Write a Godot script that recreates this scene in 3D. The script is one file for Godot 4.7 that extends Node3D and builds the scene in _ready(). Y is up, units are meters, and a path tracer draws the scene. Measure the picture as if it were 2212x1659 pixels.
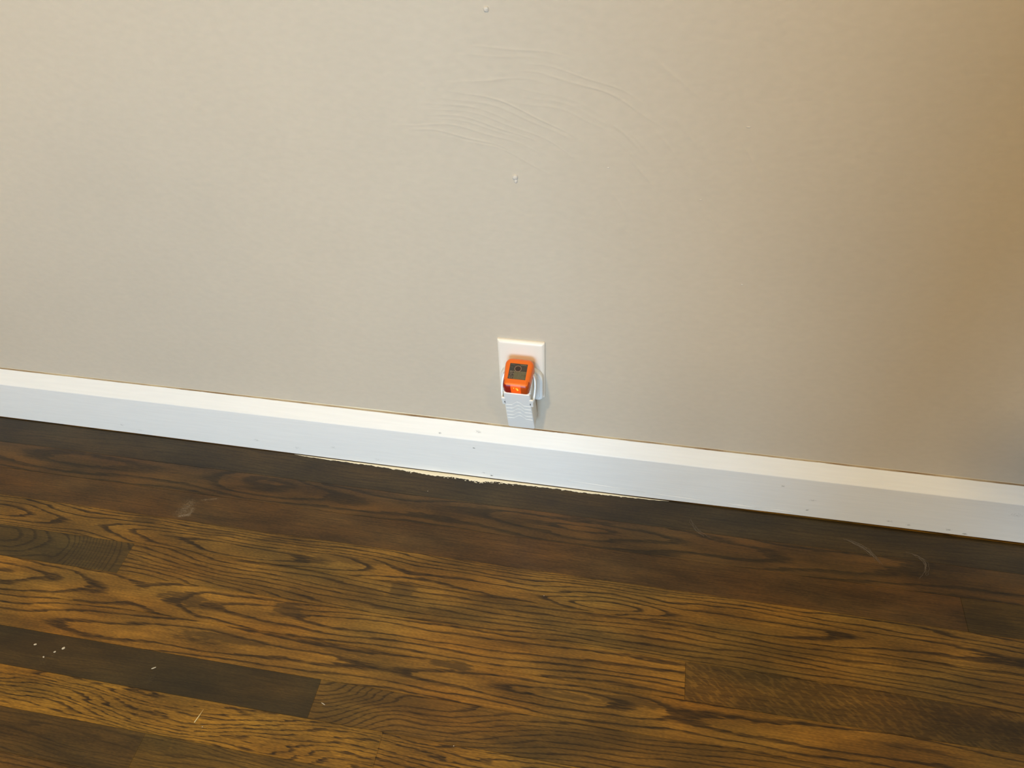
extends Node3D
# A greige wall with a low outlet, a bevelled white baseboard and a dark stained oak strip floor.
# World: wall face at z = 0, floor top at y = 0, room towards +z, metres.

const ROW := 0.05545          # width of a floor strip
const ROW0 := 0.0192          # first strip edge, under the front of the baseboard
const TX0 := -1.34            # the part of the floor and the wall that the grain and relief pictures cover
const TX1 := 0.90
const ROWS := 11
const BOARD_Z := 0.0204
const BOARD_Y := 0.0986
const BOARD_TOP := 0.1215

var rng := RandomNumberGenerator.new()
var M := {}


func _ready() -> void:
	rng.seed = 41
	make_view()
	make_light()
	make_materials()
	make_shell()
	make_floor()
	make_baseboard()
	make_outlet_cover()
	make_charger()
	make_alarm()
	make_litter()
	make_photographer()


# ---------------------------------------------------------------- camera, sky, light

func make_view() -> void:
	var cam := Camera3D.new()
	cam.name = "camera"
	add_child(cam)
	var fwd := Vector3(-0.1493, -0.7151, -0.6829).normalized()
	var right := Vector3(0.9833, -0.0345, -0.1789)
	right = (right - fwd * right.dot(fwd)).normalized()
	cam.transform = Transform3D(Basis(right, right.cross(fwd), -fwd), Vector3(0, 1.0694, 0.8105))
	cam.fov = 52.956
	cam.near = 0.02
	cam.far = 60.0
	cam.current = true

	var env := Environment.new()
	env.background_mode = Environment.BG_SKY
	var sky := Sky.new()
	var air := ProceduralSkyMaterial.new()
	air.sky_top_color = Color(0.36, 0.55, 0.86)
	air.sky_horizon_color = Color(0.78, 0.86, 0.95)
	air.ground_horizon_color = Color(0.62, 0.66, 0.68)
	air.ground_bottom_color = Color(0.34, 0.36, 0.34)
	air.energy_multiplier = 1.0
	sky.sky_material = air
	env.sky = sky
	env.ambient_light_source = Environment.AMBIENT_SOURCE_DISABLED
	env.tonemap_mode = Environment.TONE_MAPPER_LINEAR
	env.tonemap_exposure = 1.0
	env.sdfgi_enabled = true
	env.ssao_enabled = true
	env.ssil_enabled = true
	var we := WorldEnvironment.new()
	we.name = "environment"
	we.environment = env
	add_child(we)


const WARM := Color(1.0, 0.875, 0.635)
const DAY := Color(0.66, 0.845, 1.0)

func make_light() -> void:
	# daylight through the low window behind the viewer
	var day := AreaLight3D.new()
	day.name = "window_daylight"
	day.area_size = Vector2(WIN_X1 - WIN_X0 - 0.14, WIN_Y1 - WIN_Y0 - 0.14)
	day.light_color = DAY
	day.light_energy = 5.5
	day.area_normalize_energy = true
	day.area_range = 12.0
	day.shadow_enabled = true
	day.position = Vector3((WIN_X0 + WIN_X1) / 2, (WIN_Y0 + WIN_Y1) / 2, Z1 - 0.01)
	add_child(day)


# ---------------------------------------------------------------- small tools

func lin(c: Color) -> Color:
	return c.linear_to_srgb()

func mat(albedo: Color, rough := 0.6, spec := 0.5) -> StandardMaterial3D:
	var m := StandardMaterial3D.new()
	m.albedo_color = albedo
	m.roughness = rough
	m.metallic_specular = spec
	return m

func begin() -> SurfaceTool:
	var st := SurfaceTool.new()
	st.begin(Mesh.PRIMITIVE_TRIANGLES)
	return st

func tri(st: SurfaceTool, a: Vector3, b: Vector3, c: Vector3) -> void:
	st.add_vertex(a); st.add_vertex(b); st.add_vertex(c)

# corners counter-clockwise as seen from outside
func quad(st: SurfaceTool, a: Vector3, b: Vector3, c: Vector3, d: Vector3) -> void:
	tri(st, a, c, b)
	tri(st, a, d, c)

func quad_uv(st: SurfaceTool, p: Array, uv: Array) -> void:
	for i in [0, 2, 1, 0, 3, 2]:
		st.set_uv(uv[i])
		st.add_vertex(p[i])

func finish(st: SurfaceTool) -> ArrayMesh:
	st.generate_normals()
	return st.commit()

func part(called: String, mesh: Mesh, m: Material, parent: Node) -> MeshInstance3D:
	var o := MeshInstance3D.new()
	o.name = called
	o.mesh = mesh
	o.material_override = m
	parent.add_child(o, true)
	return o

func thing(called: String, label: String, category: String, at: Transform3D, group := "") -> Node3D:
	var o := Node3D.new()
	o.name = called
	o.transform = at
	tag(o, label, category, group)
	add_child(o, true)
	return o

func tag(o: Node, label: String, category: String, group := "") -> void:
	o.set_meta("label", label)
	o.set_meta("category", category)
	if group != "":
		o.set_meta("group", group)

func structure(called: String, label: String, category: String) -> Node3D:
	var o := Node3D.new()
	o.name = called
	o.set_meta("kind", "structure")
	o.set_meta("label", label)
	o.set_meta("category", category)
	add_child(o, true)
	return o

func box_mesh(lo: Vector3, hi: Vector3) -> ArrayMesh:
	var st := begin()
	st.set_smooth_group(-1)
	add_box(st, lo, hi)
	return finish(st)

func add_box(st: SurfaceTool, lo: Vector3, hi: Vector3) -> void:
	var a := Vector3(lo.x, lo.y, hi.z); var b := Vector3(hi.x, lo.y, hi.z)
	var c := Vector3(hi.x, hi.y, hi.z); var d := Vector3(lo.x, hi.y, hi.z)
	var e := Vector3(lo.x, lo.y, lo.z); var f := Vector3(hi.x, lo.y, lo.z)
	var g := Vector3(hi.x, hi.y, lo.z); var h := Vector3(lo.x, hi.y, lo.z)
	quad(st, a, b, c, d)
	quad(st, f, e, h, g)
	quad(st, e, a, d, h)
	quad(st, b, f, g, c)
	quad(st, d, c, g, h)
	quad(st, e, f, b, a)

# A closed outline (counter-clockwise in the plane of axes ax, ay) swept along n through a list of
# [inset, height] steps; ends are closed.
func loft(outline: PackedVector2Array, steps: Array, o: Vector3, ax: Vector3, ay: Vector3, n: Vector3, given := []) -> ArrayMesh:
	var st := begin()
	var rings: Array = []
	for k in steps.size():
		rings.append(given[k] if given else ring_of(outline, steps[k][0]))
	var count := outline.size()
	st.set_smooth_group(1)
	for k in steps.size() - 1:
		for i in count:
			var j := (i + 1) % count
			var q: Array = []
			for w in [[k, i], [k, j], [k + 1, j], [k + 1, i]]:
				var v: Vector2 = rings[w[0]][w[1]]
				q.append(o + ax * v.x + ay * v.y + n * float(steps[w[0]][1]))
			quad(st, q[0], q[1], q[2], q[3])
	st.set_smooth_group(-1)
	for end in [0, steps.size() - 1]:
		var c := Vector2.ZERO
		for v in rings[end]:
			c += v
		c /= count
		var mid: Vector3 = o + ax * c.x + ay * c.y + n * float(steps[end][1])
		for i in count:
			var a: Vector2 = rings[end][i]
			var b: Vector2 = rings[end][(i + 1) % count]
			var pa: Vector3 = o + ax * a.x + ay * a.y + n * float(steps[end][1])
			var pb: Vector3 = o + ax * b.x + ay * b.y + n * float(steps[end][1])
			if end == 0:
				tri(st, mid, pa, pb)
			else:
				tri(st, mid, pb, pa)
	return finish(st)

func ring_of(outline: PackedVector2Array, inset: float) -> PackedVector2Array:
	var out := PackedVector2Array()
	var count := outline.size()
	for i in count:
		var a := outline[(i + count - 1) % count]
		var b := outline[(i + 1) % count]
		var t := (b - a).normalized()
		out.append(outline[i] + Vector2(-t.y, t.x) * inset)
	return out

# rounded trapezoid: bottom half-width w0 at y0, top half-width w1 at y1, corner radii r0 (bottom) and r1 (top)
func rounded(w0: float, w1: float, y0: float, y1: float, r0: float, r1: float, seg := 6) -> PackedVector2Array:
	var out := PackedVector2Array()
	var cs := [[Vector2(w0 - r0, y0 + r0), r0, -PI / 2], [Vector2(w1 - r1, y1 - r1), r1, 0.0], [Vector2(-w1 + r1, y1 - r1), r1, PI / 2], [Vector2(-w0 + r0, y0 + r0), r0, PI]]
	for c in cs:
		for k in seg + 1:
			var a: float = c[2] + PI / 2 * k / seg
			out.append(c[0] + Vector2(cos(a), sin(a)) * float(c[1]))
	return out

func tube(path: PackedVector3Array, radii: Array, sides := 6) -> ArrayMesh:
	var st := begin()
	add_tube(st, path, radii, sides)
	return finish(st)

func add_tube(st: SurfaceTool, path: PackedVector3Array, radii: Array, sides := 6) -> void:
	st.set_smooth_group(1)
	var rings: Array = []
	var count := path.size()
	for i in count:
		var t := (path[mini(i + 1, count - 1)] - path[maxi(i - 1, 0)]).normalized()
		var a := t.cross(Vector3.UP)
		if a.length() < 0.1:
			a = t.cross(Vector3.RIGHT)
		a = a.normalized()
		var b := t.cross(a).normalized()
		var ring := PackedVector3Array()
		for k in sides:
			var w := TAU * k / sides
			ring.append(path[i] + (a * cos(w) + b * sin(w)) * float(radii[i % radii.size()]))
		rings.append(ring)
	for i in count - 1:
		for k in sides:
			var j := (k + 1) % sides
			quad(st, rings[i][k], rings[i + 1][k], rings[i + 1][j], rings[i][j])
	for k in range(1, sides - 1):
		tri(st, rings[0][0], rings[0][k + 1], rings[0][k])
		tri(st, rings[count - 1][0], rings[count - 1][k], rings[count - 1][k + 1])

func noise(seed_: int, freq: float, octaves := 3, kind := FastNoiseLite.TYPE_SIMPLEX_SMOOTH) -> FastNoiseLite:
	var n := FastNoiseLite.new()
	n.seed = seed_
	n.noise_type = kind
	n.frequency = freq
	n.fractal_octaves = octaves
	n.fractal_type = FastNoiseLite.FRACTAL_FBM if octaves > 1 else FastNoiseLite.FRACTAL_NONE
	return n

# noise of w x h cells stretched to W x H picture points, as bytes
func noise_bytes(seed_: int, freq: float, octaves: int, w: int, h: int, W: int, H: int) -> PackedByteArray:
	var im := noise(seed_, freq, octaves).get_image(w, h)
	if w != W or h != H:
		im.resize(W, H, Image.INTERPOLATE_CUBIC)
	im.convert(Image.FORMAT_L8)
	return im.get_data()

func curve_at(points: Array, x: float) -> float:
	if x <= points[0][0]:
		return points[0][1]
	for i in points.size() - 1:
		if x <= points[i + 1][0]:
			var t: float = (x - points[i][0]) / (points[i + 1][0] - points[i][0])
			return lerpf(points[i][1], points[i + 1][1], t * t * (3.0 - 2.0 * t))
	return points[points.size() - 1][1]


# ---------------------------------------------------------------- materials

func make_materials() -> void:
	M.ceiling = mat(Color(0.86, 0.85, 0.83), 0.9)
	M.room_wall = mat(lin(Color(0.58, 0.53, 0.46)), 0.85)
	M.wall = mat(Color.WHITE, 0.62, 0.4)
	M.wall.albedo_texture = wall_paint()
	M.wall.heightmap_enabled = true
	M.wall.heightmap_scale = 0.11
	M.wall.heightmap_texture = wall_relief()
	M.nib = mat(lin(Color(0.60, 0.55, 0.48)), 0.55)
	M.trim = mat(Color.WHITE, 0.42)
	M.trim.albedo_texture = board_paint()
	M.trim_plain = mat(Color(0.93, 0.925, 0.91), 0.45)
	M.caulk = mat(Color.WHITE, 0.8)
	M.caulk.vertex_color_use_as_albedo = true
	M.old_paint = mat(Color(0.93, 0.89, 0.78), 0.6)
	M.plate = mat(Color(0.93, 0.90, 0.85), 0.35)
	M.socket = mat(Color(0.92, 0.90, 0.86), 0.35)
	M.slot = mat(Color(0.06, 0.055, 0.05), 0.7)
	M.plastic = mat(Color(0.90, 0.90, 0.885), 0.38)
	M.orange = mat(Color(0.93, 0.44, 0.09), 0.36)
	M.red_lens = mat(Color(0.54, 0.10, 0.06), 0.34)
	M.amber_lens = mat(Color(0.68, 0.27, 0.04), 0.34)
	M.lamp_lens = mat(Color(0.96, 0.40, 0.09), 0.36)
	M.lamp_lens.emission_enabled = true
	M.lamp_lens.emission = Color(1.0, 0.30, 0.05)
	M.lamp_lens.emission_energy_multiplier = 0.16
	M.led = mat(Color(1.0, 0.75, 0.3), 0.3)
	M.led.emission_enabled = true
	M.led.emission = Color(1.0, 0.66, 0.2)
	M.led.emission_energy_multiplier = 1.3
	M.label = mat(Color.WHITE, 0.3)
	M.label.albedo_texture = label_print()
	M.oak = mat(Color.WHITE, 0.36, 0.45)
	M.oak.albedo_texture = oak_picture()
	M.subfloor = mat(Color(0.06, 0.045, 0.03), 0.95)
	M.glass = mat(Color(0.95, 0.97, 1.0, 0.06), 0.02)
	M.glass.transparency = BaseMaterial3D.TRANSPARENCY_ALPHA
	M.glow = mat(Color(0.98, 0.95, 0.9), 0.6)
	M.glow.emission_enabled = true
	M.glow.emission = WARM
	M.glow.emission_energy_multiplier = 3.0
	M.chip = mat(Color(0.74, 0.70, 0.62), 0.7)
	M.splinter = mat(Color(0.84, 0.73, 0.50), 0.7)
	M.lint = mat(Color(0.47, 0.43, 0.38), 0.95)

# matt greige paint: roller mottle, a few rubbed patches
func wall_paint() -> ImageTexture:
	var w := 1024
	var h := 480
	var fine := noise_bytes(5, 0.25, 3, w / 2, h, w, h)
	var broad := noise_bytes(6, 0.012, 3, w, h, w, h)
	var out := PackedByteArray()
	out.resize(w * h * 3)
	var base := lin(Color(0.572, 0.500, 0.398))
	for i in w * h:
		var k := 1.0 + (fine[i] - 128) * 0.00010 + (broad[i] - 128) * 0.00005
		out[i * 3] = int(clampf(base.r * k * 255.0 + 0.5, 0, 255))
		out[i * 3 + 1] = int(clampf(base.g * k * 255.0 + 0.5, 0, 255))
		out[i * 3 + 2] = int(clampf(base.b * k * 255.0 + 0.5, 0, 255))
	return ImageTexture.create_from_image(Image.create_from_data(w, h, false, Image.FORMAT_RGB8, out))

# relief of the wall: roller stipple, and the sweeping trowel ridges above the outlet.
# The picture spans x TX0..TX1 and y 0..1.05.
func wall_relief() -> ImageTexture:
	var w := 2048
	var h := 960
	var sx := w / (TX1 - TX0)
	var sy := h / 1.05
	var a := noise_bytes(11, 0.11, 3, w * 3 / 4, h, w, h)
	var b := noise_bytes(12, 0.02, 2, w, h, w, h)
	var f := PackedFloat32Array()
	f.resize(w * h)
	for i in w * h:
		f[i] = 0.35 + (a[i] - 128) * 0.0008 + (b[i] - 128) * 0.0004
	# each sweep: centre, radius, from angle, to angle (degrees, 90 = up), half width, height
	var arcs := []
	var r := RandomNumberGenerator.new()
	r.seed = 9
	for k in 9:
		var rad := 0.262 + 0.0072 * k + r.randf_range(-0.002, 0.002)
		var mid := 76.0 + r.randf_range(-7.0, 7.0)
		var span := r.randf_range(11.0, 22.0)
		arcs.append([-0.262 + r.randf_range(-0.008, 0.008), 0.365, rad, mid - span, mid + span, r.randf_range(0.0009, 0.0016), r.randf_range(0.05, 0.13)])
	for k in 8:
		var mid := 80.0 + r.randf_range(-18.0, 14.0)
		var span := r.randf_range(10.0, 24.0)
		arcs.append([-0.168 + r.randf_range(-0.01, 0.01), 0.43, 0.245 + 0.0085 * k, mid - span, mid + span, r.randf_range(0.0010, 0.0018), r.randf_range(0.03, 0.09)])
	for k in 16:
		var mid := r.randf_range(28.0, 56.0)
		arcs.append([-0.262 + r.randf_range(-0.02, 0.02), 0.365 + r.randf_range(-0.02, 0.02), r.randf_range(0.26, 0.46), mid - r.randf_range(4.0, 9.0), mid + r.randf_range(4.0, 9.0), 0.0018, r.randf_range(0.03, 0.08)])
	for c in arcs:
		var x0 := int((c[0] - c[2] - 0.02 - TX0) * sx)
		var x1 := int((c[0] + c[2] + 0.02 - TX0) * sx)
		var y0 := int((1.05 - c[1] - c[2] - 0.02) * sy)
		var y1 := int((1.05 - c[1] - c[2] * sin(deg_to_rad(minf(c[3], 180.0 - c[4]))) + 0.02) * sy)
		for py in range(maxi(y0, 0), mini(y1, h)):
			var dy: float = 1.05 - py / sy - c[1]
			for px in range(maxi(x0, 0), mini(x1, w)):
				var dx: float = TX0 + px / sx - c[0]
				var off: float = sqrt(dx * dx + dy * dy) - c[2]
				if absf(off) > 0.008:
					continue
				var ang := rad_to_deg(atan2(dy, dx))
				if ang < c[3] or ang > c[4]:
					continue
				var along: float = (ang - c[3]) / (c[4] - c[3])
				var fade := sin(along * PI)
				var wob: float = off + 0.0016 * sin(ang * 0.35 + c[2] * 90.0)
				f[py * w + px] += 3.6 * c[6] * fade * exp(-wob * wob / (c[5] * c[5]))
	return ImageTexture.create_from_image(Image.create_from_data(w, h, false, Image.FORMAT_RF, f.to_byte_array()))

# brushed gloss paint with scuffs; spans x TX0..TX1 and the girth of the face and bevel (v 0 at the floor)
func board_paint() -> ImageTexture:
	var w := 2048
	var h := 128
	var streak := noise_bytes(21, 0.16, 3, w / 16, h, w, h)
	var im := Image.create(w, h, false, Image.FORMAT_RGB8)
	for y in h:
		for x in w:
			var k := 1.0 + (streak[y * w + x] - 128) * 0.00009
			im.set_pixel(x, y, Color(0.918 * k, 0.915 * k, 0.90 * k))
	var r := RandomNumberGenerator.new()
	r.seed = 3
	# scuffs read off the photograph: x, height on the face, size in mm, darkness
	for s in [[-0.243, 0.077, 1.5, 0.3], [-0.230, 0.0135, 4.0, 0.12], [-0.2167, 0.0084, 1.6, 0.55], [-0.913, 0.0205, 4.0, 0.12], [-0.645, 0.0258, 4.5, 0.12], [-0.50, 0.0316, 4.0, 0.10], [0.3064, 0.045, 4.0, 0.14], [0.3034, 0.018, 1.6, 0.35], [0.2542, 0.0737, 3.0, 0.12], [0.5964, 0.0712, 7.0, 0.14], [0.52, 0.012, 4.0, 0.25], [0.545, 0.006, 3.0, 0.35], [0.43, 0.015, 4.0, 0.14], [0.46, 0.011, 3.0, 0.16], [-0.235, 0.112, 4.0, 0.2], [-0.3, 0.102, 2.0, 0.2], [-0.57, 0.018, 6.0, 0.1], [-0.42, 0.012, 7.0, 0.08], [-0.88, 0.012, 5.0, 0.08]]:
		for k in int(14 + s[2] * 6):
			var px := int((s[0] - TX0 + r.randfn(0, s[2] * 0.0006)) / (TX1 - TX0) * w)
			var py := int((1.0 - (s[1] + r.randfn(0, s[2] * 0.0003)) / 0.130) * h)
			if px > 0 and px < w and py > 0 and py < h:
				im.set_pixel(px, py, im.get_pixel(px, py) * (1.0 - 0.7 * s[3] * r.randf()))
	return ImageTexture.create_from_image(im)

# the printed sticker on the alarm: dark field, a ring, light rules and panels
func label_print() -> ImageTexture:
	var w := 256
	var im := Image.create(w, w, false, Image.FORMAT_RGB8)
	var n := noise(31, 0.05, 2)
	for y in w:
		for x in w:
			var c := Color(0.27, 0.235, 0.20)
			if x < 62 and y < 120:
				c = Color(0.24, 0.23, 0.21)
			if y > 122 and x > 74:
				c = Color(0.385, 0.355, 0.26)
			if y > 122 and x > 150 and y < 146:
				c = Color(0.42, 0.39, 0.30)
			if y > 182 and x > 190 and y < 192:
				c = Color(0.27, 0.235, 0.18)
			if y < 24 and x > 12 and x < 70 and y > 10:
				c = Color(0.34, 0.32, 0.28)
			if y < 24 and y > 10 and x > 150 and x < 240:
				c = Color(0.42, 0.39, 0.32)
			var d := Vector2(x - 124, (y - 82) * 1.0).length()
			if d < 50:
				c = Color(0.62, 0.49, 0.42) if d > 43 else Color(0.215, 0.15, 0.12)
			if x > 18 and x < 50 and y > 62 and y < 66:
				c = Color(0.45, 0.42, 0.38)
			c = c * (1.0 + 0.12 * n.get_noise_2d(x, y))
			im.set_pixel(x, y, c)
	var r := RandomNumberGenerator.new()
	r.seed = 77
	# short lines of small light print at the lower left
	for line in [[14, 126, [26, 30]], [14, 145, [18, 14]], [14, 166, [14, 16, 18]], [24, 188, [20]], [14, 210, [12, 16, 12]], [14, 232, [30, 10]]]:
		var x: int = line[0]
		for run in line[2]:
			for k in range(0, run, 4):
				im.fill_rect(Rect2i(x + k, line[1] + r.randi_range(-1, 1), 3, r.randi_range(5, 9)), Color(0.72, 0.66, 0.58) * r.randf_range(0.75, 1.1))
			x += run + 8
	# fine lines of print on the olive panel
	for y in range(152, 246, 11):
		var x := 82
		while x < 226:
			var run := r.randi_range(4, 12)
			im.fill_rect(Rect2i(x, y, run, 4), Color(0.46, 0.43, 0.33))
			x += run + r.randi_range(3, 7)
	return ImageTexture.create_from_image(im)


# ---------------------------------------------------------------- oak

# Each strip: row, x0, x1, light wood, dark wood, rings across the strip, how flat the cut is (arch),
# the centre line of the arches and the depth of the pith below the face along x, contrast, wander, pore strength, kind
var strips := []

func strip(row: int, x0: float, x1: float, d: Dictionary) -> void:
	d.row = row
	d.x0 = x0
	d.x1 = x1
	strips.append(d)

func plan_strips() -> void:
	var line := Color(0.177, 0.118, 0.037)
	var deepline := Color(0.129, 0.098, 0.047)
	strip(0, -9, 9, {"a": Color(0.229, 0.180, 0.088), "b": deepline, "n": 9.0, "c": [[-1.3, 1.4], [-0.75, 1.15], [-0.4, 1.5], [0.2, 1.7], [0.9, 1.3]], "h": [[-1.3, 0.3], [-0.8, 0.4], [-0.3, 0.25], [0.4, 0.3]], "k": 0.42, "wander": 0.9, "pore": 0.8})
	strip(1, -9, 9, {"a": Color(0.310, 0.222, 0.100), "b": Color(0.126, 0.101, 0.048), "n": 6.0, "c": [[-1.3, 0.3], [-0.85, 0.35], [-0.6, 0.32], [-0.4, 0.45], [-0.2, 0.35], [0.0, 0.42], [0.25, 0.5], [0.5, 0.2], [0.9, 0.3]], "h": [[-1.25, 0.5], [-0.95, 0.30], [-0.74, 0.40], [-0.6, 0.14], [-0.47, 0.34], [-0.34, 0.46], [-0.24, 0.36], [-0.12, 0.2], [-0.045, 0.08], [0.03, 0.26], [0.15, 0.40], [0.35, 0.62], [0.6, 0.75]], "k": 0.75, "wander": 1.2, "pore": 0.5, "wide": 1.5})
	strip(2, -9, 0.52, {"a": Color(0.315, 0.222, 0.100), "b": deepline, "n": 15.0, "c": [[-1.3, 3.2], [-0.9, 2.6], [0.9, 3.4]], "h": [[-1.3, 0.2], [0.9, 0.2]], "k": 0.22, "wander": 0.8, "pore": 0.9})
	strip(2, 0.52, 9, {"a": Color(0.273, 0.212, 0.085), "b": deepline, "n": 12.0, "c": [[0.0, 2.6], [0.9, 2.4]], "h": [[-1.3, 0.2], [0.9, 0.2]], "k": 0.35, "wander": 0.8, "pore": 0.9})
	strip(3, -9, 9, {"a": Color(0.444, 0.326, 0.123), "b": Color(0.158, 0.110, 0.042), "n": 11.0, "c": [[-1.3, 0.45], [-1.02, 0.45], [-0.8, 0.66], [-0.5, 0.74], [-0.3, 0.68], [-0.1, 0.8], [0.1, 0.75], [0.4, 0.6], [0.9, 0.8]], "h": [[-1.3, 0.40], [-1.05, 0.22], [-0.88, 0.40], [-0.72, 0.20], [-0.60, 0.12], [-0.45, 0.20], [-0.3, 0.36], [-0.12, 0.30], [0.0, 0.12], [0.12, 0.30], [0.6, 0.46]], "k": 0.99, "wander": 0.9, "pore": 0.4})
	strip(4, -9, -0.773, {"a": Color(0.291, 0.225, 0.097), "b": Color(0.148, 0.110, 0.052), "n": 9.0, "c": [[-1.3, 0.2], [-0.95, 0.35], [-0.773, 0.7]], "h": [[-1.3, 0.2], [-1.0, 0.4], [-0.9, 0.7], [-0.773, 2.4]], "k": 0.77, "wander": 0.9, "pore": 0.6})
	strip(4, -0.773, 9, {"a": Color(0.434, 0.318, 0.117), "b": line, "n": 7.0, "c": [[-0.78, -1.2], [-0.55, -0.85], [-0.3, -0.6], [0.0, -0.75], [0.4, -0.7], [0.9, -0.5]], "h": [[-0.78, 0.3], [-0.3, 0.3], [0.9, 0.3]], "k": 0.88, "wander": 0.9, "pore": 0.4})
	strip(5, -9, 0.1205, {"a": Color(0.480, 0.345, 0.122), "b": line, "n": 6.0, "c": [[-1.3, 0.45], [-0.9, 0.45], [-0.75, 0.55], [-0.6, 0.52], [-0.45, 0.5], [-0.25, 0.35], [0.12, 0.2]], "h": [[-1.15, 0.06], [-0.96, 0.18], [-0.88, 0.33], [-0.80, 0.50], [-0.72, 0.62], [-0.66, 0.52], [-0.60, 0.34], [-0.48, 0.20], [-0.38, 0.08], [-0.2, 0.10], [0.12, 0.15]], "k": 0.94, "wander": 0.8, "pore": 0.35})
	strip(5, 0.1205, 9, {"a": Color(0.332, 0.242, 0.091), "b": line, "n": 10.0, "c": [[0.1, 2.4], [0.9, 2.0]], "h": [[0.0, 0.3], [0.9, 0.3]], "k": 0.30, "wander": 0.8, "pore": 0.7, "fleck": 1.0})
	strip(6, -9, 9, {"a": Color(0.475, 0.337, 0.115), "b": line, "n": 6.0, "c": [[-1.3, 0.9], [-0.95, 0.85], [-0.80, 0.70], [-0.6, 0.45], [-0.35, 0.45], [-0.2, 0.40], [-0.03, 0.40], [0.12, 0.42], [0.35, 0.3], [0.9, 0.5]], "h": [[-1.3, 0.45], [-0.9, 0.42], [-0.76, 0.30], [-0.6, 0.20], [-0.42, 0.30], [-0.30, 0.36], [-0.20, 0.27], [-0.10, 0.15], [-0.03, 0.05], [0.03, 0.17], [0.11, 0.34], [0.2, 0.30], [0.4, 0.2], [0.9, 0.36]], "k": 0.97, "wander": 0.8, "pore": 0.3})
	strip(7, -9, -0.387, {"a": Color(0.227, 0.177, 0.085), "b": Color(0.134, 0.105, 0.053), "n": 16.0, "c": [[-1.3, -2.0], [-0.387, -2.4]], "h": [[-1.3, 0.3], [-0.3, 0.3]], "k": 0.35, "wander": 1.0, "pore": 0.7})
	strip(7, -0.387, 9, {"a": Color(0.394, 0.284, 0.103), "b": line, "n": 8.0, "c": [[-0.39, 3.1], [-0.25, 2.2], [0.0, 1.7], [0.3, 1.5], [0.9, 1.6]], "h": [[-0.4, 0.3], [0.9, 0.3]], "k": 0.83, "wander": 0.9, "pore": 0.45})
	strip(8, -9, -0.278, {"a": Color(0.486, 0.351, 0.112), "b": line, "n": 8.0, "c": [[-1.3, -0.6], [-0.75, -0.7], [-0.6, -0.4], [-0.28, -0.8]], "h": [[-1.3, 0.3], [0.0, 0.3]], "k": 0.94, "wander": 1.9, "pore": 0.9, "rag": 2.4})
	strip(8, -0.278, 9, {"a": Color(0.501, 0.358, 0.115), "b": line, "n": 8.0, "c": [[-0.3, -0.6], [0.9, -0.4]], "h": [[-1.3, 0.3], [0.0, 0.3]], "k": 0.94, "wander": 1.7, "pore": 0.9, "rag": 2.2})
	strip(9, -9, -0.60, {"a": Color(0.286, 0.209, 0.085), "b": Color(0.143, 0.105, 0.045), "n": 9.0, "c": [[-1.3, 1.5], [-0.2, 1.9]], "h": [[-1.3, 0.4], [0.3, 0.4]], "k": 0.55, "wander": 1.6, "pore": 0.8})
	strip(9, -0.60, 9, {"a": Color(0.342, 0.255, 0.094), "b": Color(0.153, 0.110, 0.041), "n": 9.0, "c": [[-0.6, 1.4], [0.3, 1.9]], "h": [[-1.3, 0.4], [0.3, 0.4]], "k": 0.55, "wander": 1.4, "pore": 0.9})
	strip(10, -9, 9, {"a": Color(0.368, 0.262, 0.105), "b": line, "n": 9.0, "c": [[-1.3, -0.5], [0.5, -0.9]], "h": [[-1.3, 0.4], [0.3, 0.4]], "k": 0.65, "wander": 1.2, "pore": 0.8})

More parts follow.
